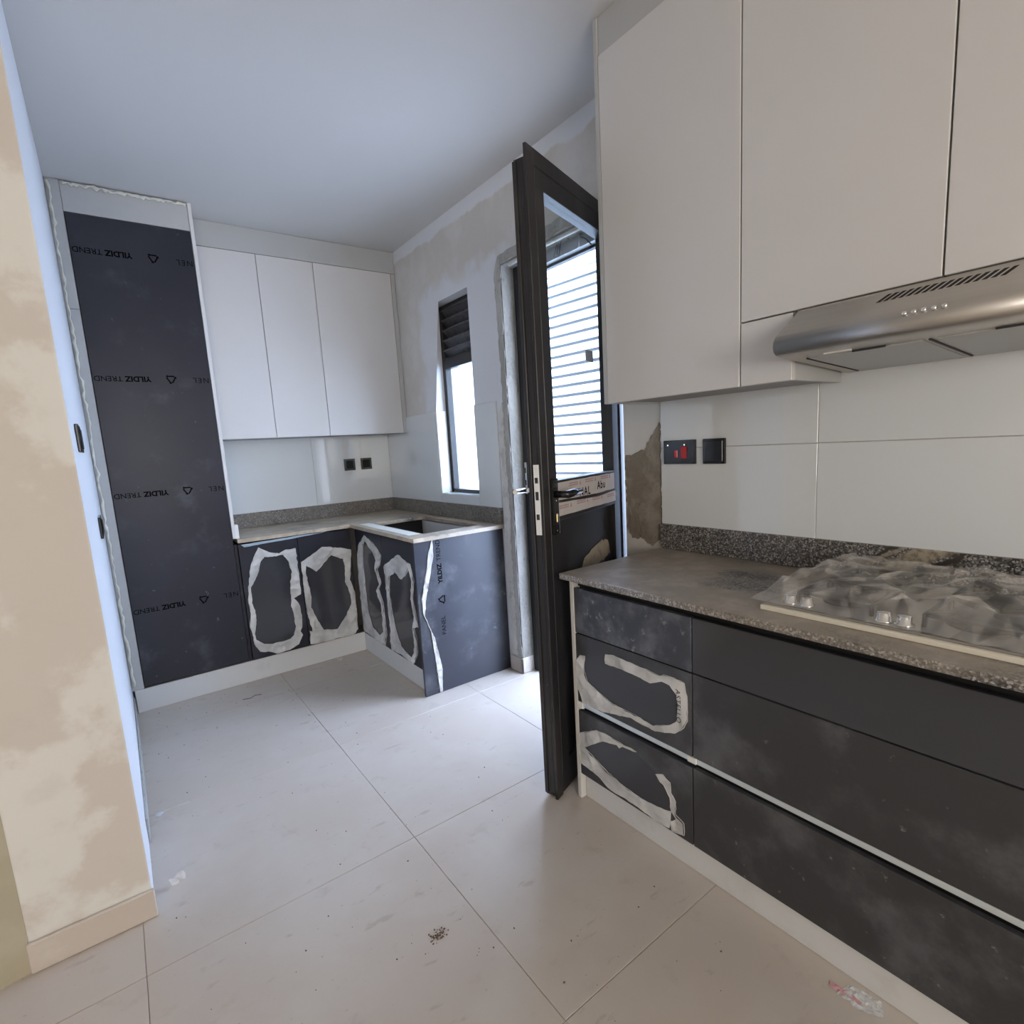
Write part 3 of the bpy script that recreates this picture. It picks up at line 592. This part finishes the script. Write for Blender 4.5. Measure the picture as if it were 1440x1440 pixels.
t = plate('wall_socket', (XL+.0005, -1.22, 1.075), 'X', .17, .09, 'black socket plate low on the left wall beside the tall cabinet', 'socket'); bx('socket_cover', 'matte_black', t, XL+.0105, XL+.013, -1.28, -1.16, 1.09, 1.15, bev=.002)

# ------------------------------------------------------------------ drawer run on the right
XF = -.542; YA, YB, YC = -2.695, -3.211, -4.25
tag(bx('end_panel', 'cab_edge', None, XF-.002, -.003, YA-.018, YA, .001, .876), 'white-edged end panel of the drawer run beside the open door', 'panel')
DZ = ((.672, .840), (.402, .668), (.106, .366))
def drawer(parent, y0, y1, z0, z1, m): return bx('drawer_front', m, parent, XF, XF+.018, y0+.0016, y1-.0016, z0, z1, bev=.0014)
u1 = thing('drawer_unit', (-.28, -2.96, 0), 'narrow three-drawer black unit with torn protective film on its fronts', 'cabinet', 'black drawer units')
bx('body', 'cab_dark_inner', u1, XF+.030, -.003, YB+.001, YA-.019, .108, .874)
yA0 = YA-.018
dA = drawer(u1, YB, yA0, *DZ[0], 'dark_scuffed'); dB = drawer(u1, YB, yA0, *DZ[1], 'dark_gloss'); dC = drawer(u1, YB, yA0, *DZ[2], 'dark_gloss')
HOLE2 = [(240,310),(445,300),(720,480),(900,575),(1020,560),(1100,600),(1165,690),(1185,800),(1170,970),(1100,1005),(930,1010),(740,900),(520,790),(400,690),(260,560),(228,420)]
HOLE3 = [(400,290),(540,325),(700,385),(920,600),(985,710),(1050,840),(1055,955),(960,935),(800,860),(600,720),(450,590),(300,430),(225,350)]
C2 = [(445,290),(530,300),(1000,505),(1040,500),(1140,525),(1245,580),(1275,750),(1275,960),(1240,1030),(1155,1085),(950,1060),(700,930),(420,865),(280,830),(215,770),(180,650),(100,600),(118,560),(105,335),(140,345),(195,295),(240,310),(225,420),(260,560),(400,690),(520,790),(740,900),(930,1010),(1100,1005),(1170,970),(1185,800),(1165,690),(1100,600),(1020,560),(900,575),(720,480),(450,380)]
C3 = [(125,180),(340,185),(440,225),(600,325),(680,360),(722,392),(660,372),(590,337),(555,350),(540,322),(400,285),(220,345),(300,430),(450,590),(600,720),(800,860),(960,935),(1055,965),(1050,1060),(1040,1120),(930,1070),(740,920),(600,825),(480,760),(330,600),(150,470),(165,440),(135,250)]
C3b = [(915,605),(975,610),(1050,690),(1060,790),(1105,870),(1100,1000),(1180,1080),(1185,1200),(1070,1150),(1055,1060),(1110,1040),(1060,960),(1050,840),(985,710)]
for dr, hole, cs, (ox, oy, sc), (z0, z1), sd in ((dB, HOLE2, [C2], (790, 880, .13889), DZ[1], 21), (dC, HOLE3, [C3, C3b], (790, 1000, .14583), DZ[2], 25)):
    cl = lambda p: (min(max(p[0], YB+.004), yA0-.003), min(max(p[1], z0+.003), z1-.003))
    hp = [cl(p) for p in pxpoly(hole, ox, oy, sc, 'x', XF)]
    rect = [(YB+.003, z0+.002), (yA0-.003, z0+.002), (yA0-.003, z1-.002), (YB+.003, z1-.002)]
    bm = B(); prism(bm, [rect, hp], X*XF, Y, Z, -X*.0006); obj('film_sheet', bm, 'dark_semi', dr)
    for k, c in enumerate(cs):
        lp = [cl(p) for p in pxpoly(c, ox, oy, sc, 'x', XF)]; fb = sheet([lp], X*XF, Y, Z, -X, .008, .009, sd+k, 15, .001); rim(fb, lp, X*XF, Y, Z, -X, .0004, .0022, sd+k); o = obj('torn_film', fb, 'torn_film', dr); o['label'] = 'milky curled edge of torn protective film'
p0 = un(790+1205*.13889, 880+640*.13889, 'x', XF); p1 = un(790+1215*.13889, 880+1010*.13889, 'x', XF); dv = (p1-p0).normalized()
obj('film_print', text_bm('ASTELLO', .024, p0-X*.0095+Vector((0, dv.z, -dv.y))*-.012, dv, -X.cross(dv), 0, 1.15), 'ink', dB)
u2 = thing('drawer_unit', (-.28, -3.73, 0), 'wide three-drawer glossy anthracite unit under the hob', 'cabinet', 'black drawer units')
bx('body', 'cab_dark_inner', u2, XF+.030, -.003, YC, YB-.001, .108, .874)
drawer(u2, YC, YB, *DZ[0], 'dark_gloss'); drawer(u2, YC, YB, *DZ[1], 'dark_semi'); drawer(u2, YC, YB, *DZ[2], 'dark_semi')
# recessed grip profiles
gp = tag(bx('grip_profile', 'aluminium', None, XF+.003, XF+.028, YC, YA-.042, .383, .400, bev=.004, seg=2), 'pale aluminium grip profile running between the drawer fronts', 'profile')
bx('joint_cap', 'white_plastic', gp, XF-.001, XF+.029, YB-.012, YB+.018, .382, .401); bx('joint_cap', 'white_plastic', gp, XF-.001, XF+.029, YA-.042, YA-.019, .376, .401)
tag(bx('grip_profile', 'matte_black', None, XF+.022, XF+.029, YC, YA-.019, .842, .872), 'black recessed grip profile under the right granite worktop', 'profile')
tag(bx('plinth', 'plinth', None, -.520, -.502, YC, YA-.020, .001, .104), 'long white plinth board under the drawer run', 'plinth')
wr = tag(bx('worktop', 'granite_dusty', None, -.592, -.002, YC, YA, .878, .900, bev=.004, seg=2), 'brown dusty granite worktop over the drawer run', 'worktop')
wr.data.materials.append(MT['granite'])
for f in wr.data.polygons:
    if f.normal.z < .6: f.material_index = 1
tag(bx('upstand', 'granite_vein', None, -.022, -.002, YC, YA, .9005, 1.004, bev=.002), 'speckled granite upstand with a beige vein behind the hob', 'upstand')

# ------------------------------------------------------------------ wall cabinets over the drawer run
XU = -.313; UB, UM, UT = 1.494, 1.672, 2.651; Y1, Y2 = -3.222, -3.696
c1 = thing('wall_cabinet', (-.16, -2.96, UB), 'tall light grey wall cabinet with one door beside the open black door', 'cabinet', 'wall cabinets over the drawers')
bx('side_panel', 'cab_filler', c1, XU, -.011, YA, YA+.018, UB, H-.002); bx('body', 'cab_inner', c1, XU+.022, -.011, Y1+.001, YA-.001, UB+.006, UT)
bx('door', 'cab_light', c1, XU, XU+.018, Y1+.002, YA-.002, UB, UT, bev=.0015)
c2 = thing('wall_cabinet', (-.16, -3.46, UB), 'light grey wall cabinet with short door and small panel left of the hood', 'cabinet', 'wall cabinets over the drawers')
bx('body', 'cab_inner', c2, XU+.022, -.011, Y2+.001, Y1-.001, UM, UT); bx('door', 'cab_light', c2, XU, XU+.018, Y2+.002, Y1-.002, UM+.002, UT, bev=.0015)
bx('lower_panel', 'cab_light', c2, XU, XU+.018, -3.372, Y1-.002, UB, UM-.002, bev=.0015); bx('lower_side', 'cab_filler', c2, XU+.020, -.011, -3.372, -3.354, UB, UM-.001); bx('lower_bottom', 'cab_inner', c2, XU+.020, -.011, -3.353, Y1-.002, UB+.006, UB+.022)
c3 = thing('wall_cabinet', (-.16, -3.95, UM), 'light grey wall cabinet with plain door above the steel hood', 'cabinet', 'wall cabinets over the drawers')
bx('body', 'cab_inner', c3, XU+.022, -.011, -4.25, Y2-.001, UM, UT); bx('door', 'cab_light', c3, XU, XU+.018, -4.25, Y2-.002, UM+.002, UT, bev=.0015)
tag(bx('soffit_board', 'cab_filler', None, XU+.006, XU+.024, -4.25, YA-.001, UT+.002, H-.002), 'grey filler board between the right wall cabinets and ceiling', 'filler board')

# ------------------------------------------------------------------ cooker hood
HY0, HY1 = -3.388, -3.988
hd = thing('cooker_hood', (-.22, -3.69, 1.52), 'slim brushed steel cooker hood mounted under the wall cabinets', 'hood')
prof = [(-.012, 1.6695), (-.316, 1.6695), (-.322, 1.664), (-.418, 1.603), (-.432, 1.594), (-.441, 1.582), (-.444, 1.569), (-.440, 1.557), (-.428, 1.549), (-.405, 1.5455), (-.012, 1.520)]
bm = B(); n = 0
a = [bm.verts.new((x, HY0, z)) for x, z in prof]; b = [bm.verts.new((x, HY1, z)) for x, z in prof]
for i in range(len(prof)):
    j = (i+1) % len(prof); f = bm.faces.new((a[i], a[j], b[j], b[i])); f.smooth = 2 <= i <= 9
bm.faces.new(a[::-1]); bm.faces.new(b); bmesh.ops.recalc_face_normals(bm, faces=bm.faces[:]); obj('hood_body', bm, 'steel', hd)
SL = Vector((-.096, 0, -.061)); SN = Vector((-.061, 0, .096)).normalized(); SP = Vector((-.322, 0, 1.664))
for k in range(16):
    y = -3.594-k*.0145; bm = B(); q = [SP+SL*.11+Y*(y-.006), SP+SL*.11+Y*(y-.0145), SP+SL*.42+Y*(y-.0005), SP+SL*.42+Y*(y+.008)]
    vs_ = [bm.verts.new(p+SN*.0004) for p in q]+[bm.verts.new(p+SN*-.002) for p in q]
    bm.faces.new(vs_[:4]); bm.faces.new(vs_[4:][::-1])
    for i in range(4): bm.faces.new((vs_[i], vs_[(i+1) % 4], vs_[4+(i+1) % 4], vs_[4+i]))
    bmesh.ops.recalc_face_normals(bm, faces=bm.faces[:]); obj('vent_slot', bm, 'matte_black', hd)
for k in range(5):
    bm = B(); t = bmesh.new(); lathe(t, [(.0055, 0), (.0055, .004), (.004, .006), (.001, .0066)], (0, 0, 0), 'z', 14)
    c = Vector((-.436, -3.668-k*.0172, 1.589)); d = Vector((-.82, 0, .57)); M = Matrix.Translation(c) @ d.to_track_quat('Z', 'Y').to_matrix().to_4x4(); merge(bm, t, 0, M); obj('push_button', bm, 'chrome', hd)
zu = lambda x: 1.520-(x+.012)*.0649
def under(name, m, x0, x1, y0, y1, d=.002):
    bm = B(); prism(bm, [[(x0, zu(x0)-d), (x1, zu(x1)-d), (x1, zu(x1)+.001), (x0, zu(x0)+.001)]], (0, y0, 0), X, Z, Y*(y1-y0)); return obj(name, bm, m, hd)
for y0, y1 in ((-3.675, -3.435), (-3.945, -3.70)):
    under('grease_filter', 'steel_under', -.345, -.03, y0, y1, .003)
    under('filter_latch', 'iron', -.352, -.347, y0+.07, y1-.10, .004)
under('filter_edge', 'iron', -.345, -.03, -3.690, -3.686, .003); under('filter_edge', 'iron', -.345, -.03, -3.428, -3.425, .003); under('lamp_lens', 'white_plastic', -.375, -.365, -3.54, -3.48, .003)

# ------------------------------------------------------------------ gas hob under its clear wrap
hb = thing('gas_hob', (-.28, -3.70, .9), 'four-burner gas hob lying on the brown granite worktop', 'hob')
bx('hob_plate', 'hob_glass', hb, -.500, -.055, -4.0, -3.405, .9065, .918, bev=.003, seg=2); bx('edge_strip', 'cream_strip', hb, -.512, -.500, -4.0, -3.400, .9005, .913); bx('base_pan', 'iron', hb, -.499, -.056, -3.999, -3.406, .9005, .9065)
for bxp, byp, r in ((-.36, -3.55, .042), (-.17, -3.55, .032), (-.36, -3.82, .05), (-.17, -3.82, .036)):
    bm = B(); lathe(bm, [(r*1.35, .918), (r*1.3, .921), (r*1.05, .922), (r*1.05, .930), (r, .932), (r*.9, .938), (.002, .939)], (bxp, byp, 0)); obj('burner', bm, 'iron', hb, True)
    bm = B()
    for k in range(4):
        an = k*math.pi/2+.785; d = Vector((math.cos(an), math.sin(an), 0)); c = Vector((bxp, byp, 0)); tube(bm, [c+d*.03+Z*.950, c+d*.105+Z*.950, c+d*.118+Z*.944, c+d*.118+Z*.918], .0055, 6)
    s = .083
    P = [(bxp-s, byp-s), (bxp+s, byp-s), (bxp+s, byp+s), (bxp-s, byp+s)]
    for k in range(4): tube(bm, [P[k]+(.944,), P[(k+1) % 4]+(.944,)], .005, 6)
    obj('pan_support', bm, 'iron', hb)
for y in (-3.455, -3.495, -3.665, -3.705):
    bm = B(); lathe(bm, [(.019, .918), (.019, .921), (.015, .923), (.014, .938), (.012, .940), (.001, .941)], (-.463, y, 0)); obj('control_knob', bm, 'chrome', hb)
random.seed(31); bm = B(); NX, NY = 13, 27; grid = []
for i in range(NX+1):
    row = []
    for j in range(NY+1):
        u, v = i/NX, j/NY; x = -.500+u*.445; y = -3.335-v*.80; inner = 0 < i < NX and 0 < j < NY
        if inner: x += random.uniform(-.014, .014); y += random.uniform(-.013, .013)
        else: x += random.uniform(-.006, .010); y += random.uniform(-.022, .012)
        e = max(0, min(1, (x+.505)/.07, (-3.335-y)/.10, 1)); top = .916+.048*e*e*(3-2*e)+.012*u*e
        if i == NX: top -= .012
        if i == 0: top = .9205
        if j == 0: top = .9025
        row.append(bm.verts.new((x, y, top+(random.choice((-.004, 0, .006, .012, .020))*max(e, .15) if inner else 0))))
    grid.append(row)
for i in range(NX):
    for j in range(NY):
        q = (grid[i][j], grid[i+1][j], grid[i+1][j+1], grid[i][j+1])
        if random.random() < .5: bm.faces.new((q[0], q[1], q[2])); bm.faces.new((q[0], q[2], q[3]))
        else: bm.faces.new((q[0], q[1], q[3])); bm.faces.new((q[1], q[2], q[3]))
bmesh.ops.subdivide_edges(bm, edges=bm.edges[:], cuts=1, smooth=.35, use_grid_fill=True); bmesh.ops.triangulate(bm, faces=bm.faces[:])
bmesh.ops.recalc_face_normals(bm, faces=bm.faces[:])
tag(obj('plastic_wrap', bm, 'clear_film'), 'crumpled clear plastic wrap draped over the gas hob', 'wrap')

# ------------------------------------------------------------------ scraps on the floor
def scrap(name, m, loc, pts, amp, label, seed, group=None, edge=.006):
    o = obj(name, sheet([pts], Vector(loc), X, Y, Z, amp, edge, seed, 60, .001), m); return tag(o, label, 'scrap', group)
bm = B(); c = Vector((-1.838, -2.150, 0)); n = 16; rings = []
for k in range(n+1):
    an = k/n*5.0; r = .021-.004*k/n; rings.append([bm.verts.new(c+Vector((math.cos(an)*r, math.sin(an)*r*.6, .001+.006*k/n))), bm.verts.new(c+Vector((math.cos(an)*r*1.25, math.sin(an)*r*.8, .020+.010*math.sin(an*2)+.006*k/n)))])
for a, b in zip(rings, rings[1:]): bm.faces.new((a[0], b[0], b[1], a[1])).smooth = True
tag(obj('film_curl', bm, 'scrap_film'), 'curled clear film scrap on the floor near the wall end', 'scrap')
scrap('film_flake', 'scrap_film', (-1.862, -1.69, 0), [(-.014, -.022), (.014, -.015), (.016, .01), (0, .024), (-.012, .008)], .004, 'small clear film flake at the foot of the left wall', 2)
scrap('tape_scrap', 'tape_pink', (-.575, -3.655, 0), [(-.008, .030), (.008, .032), (.012, -.004), (.008, -.038), (-.002, -.036), (-.004, -.004)], .003, 'pink printed tape scrap lying against the right plinth', 5)
scrap('tape_scrap', 'scrap_film', (-.560, -3.690, 0), [(-.028, .045), (.018, .035), (.030, -.030), (-.004, -.048), (-.030, -.010)], .003, 'clear torn tape scrap lying under the pink one', 6)
bm = B(); random.seed(41)
def crumb(bm, x, y, s):
    t = bmesh.new(); bmesh.ops.create_icosphere(t, subdivisions=1, radius=s)
    for v in t.verts: v.co *= random.uniform(.6, 1.2); v.co.z *= .55
    zz = -min(v.co.z for v in t.verts); merge(bm, t, 0, Matrix.Translation((x, y, zz)))
for _ in range(70): crumb(bm, -1.263+random.gauss(0, .012), -2.875+random.gauss(0, .009), random.uniform(.001, .0035))
tag(obj('dirt_clump', bm, 'dirt'), 'brown dirt clump on the floor tile in front of the drawers', 'dirt')
bm = B(); random.seed(42)
for _ in range(260):
    x, y = random.uniform(-1.87, -.66), random.uniform(-3.5, -.62)
    if random.random() < .35: y = random.uniform(-1.3, -.60)
    if x > -.62 and y > -1.55: continue
    crumb(bm, x, y, random.choice((.001, .0012, .0016, .002, .003)))
tag(obj('floor_crumbs', bm, 'dirt'), 'fine brown crumbs scattered over the floor tiles', 'dirt', kind='stuff')
bm = B(); random.seed(43)
for k in range(9): crumb(bm, -.76+random.gauss(0, .03), -.60+random.uniform(-.03, .015), random.uniform(.003, .009))
tag(obj('plaster_chips', bm, 'foam'), 'pale plaster chips at the foot of the back plinth', 'chips', kind='stuff')
bm = B(); tube(bm, [(-1.40, -.80, .002), (-1.36, -.815, .003), (-1.33, -.79, .002), (-1.30, -.805, .002)], .0018, 5); tag(obj('twig', bm, 'dirt'), 'thin brown twig on the floor in front of the tall cabinet', 'twig')
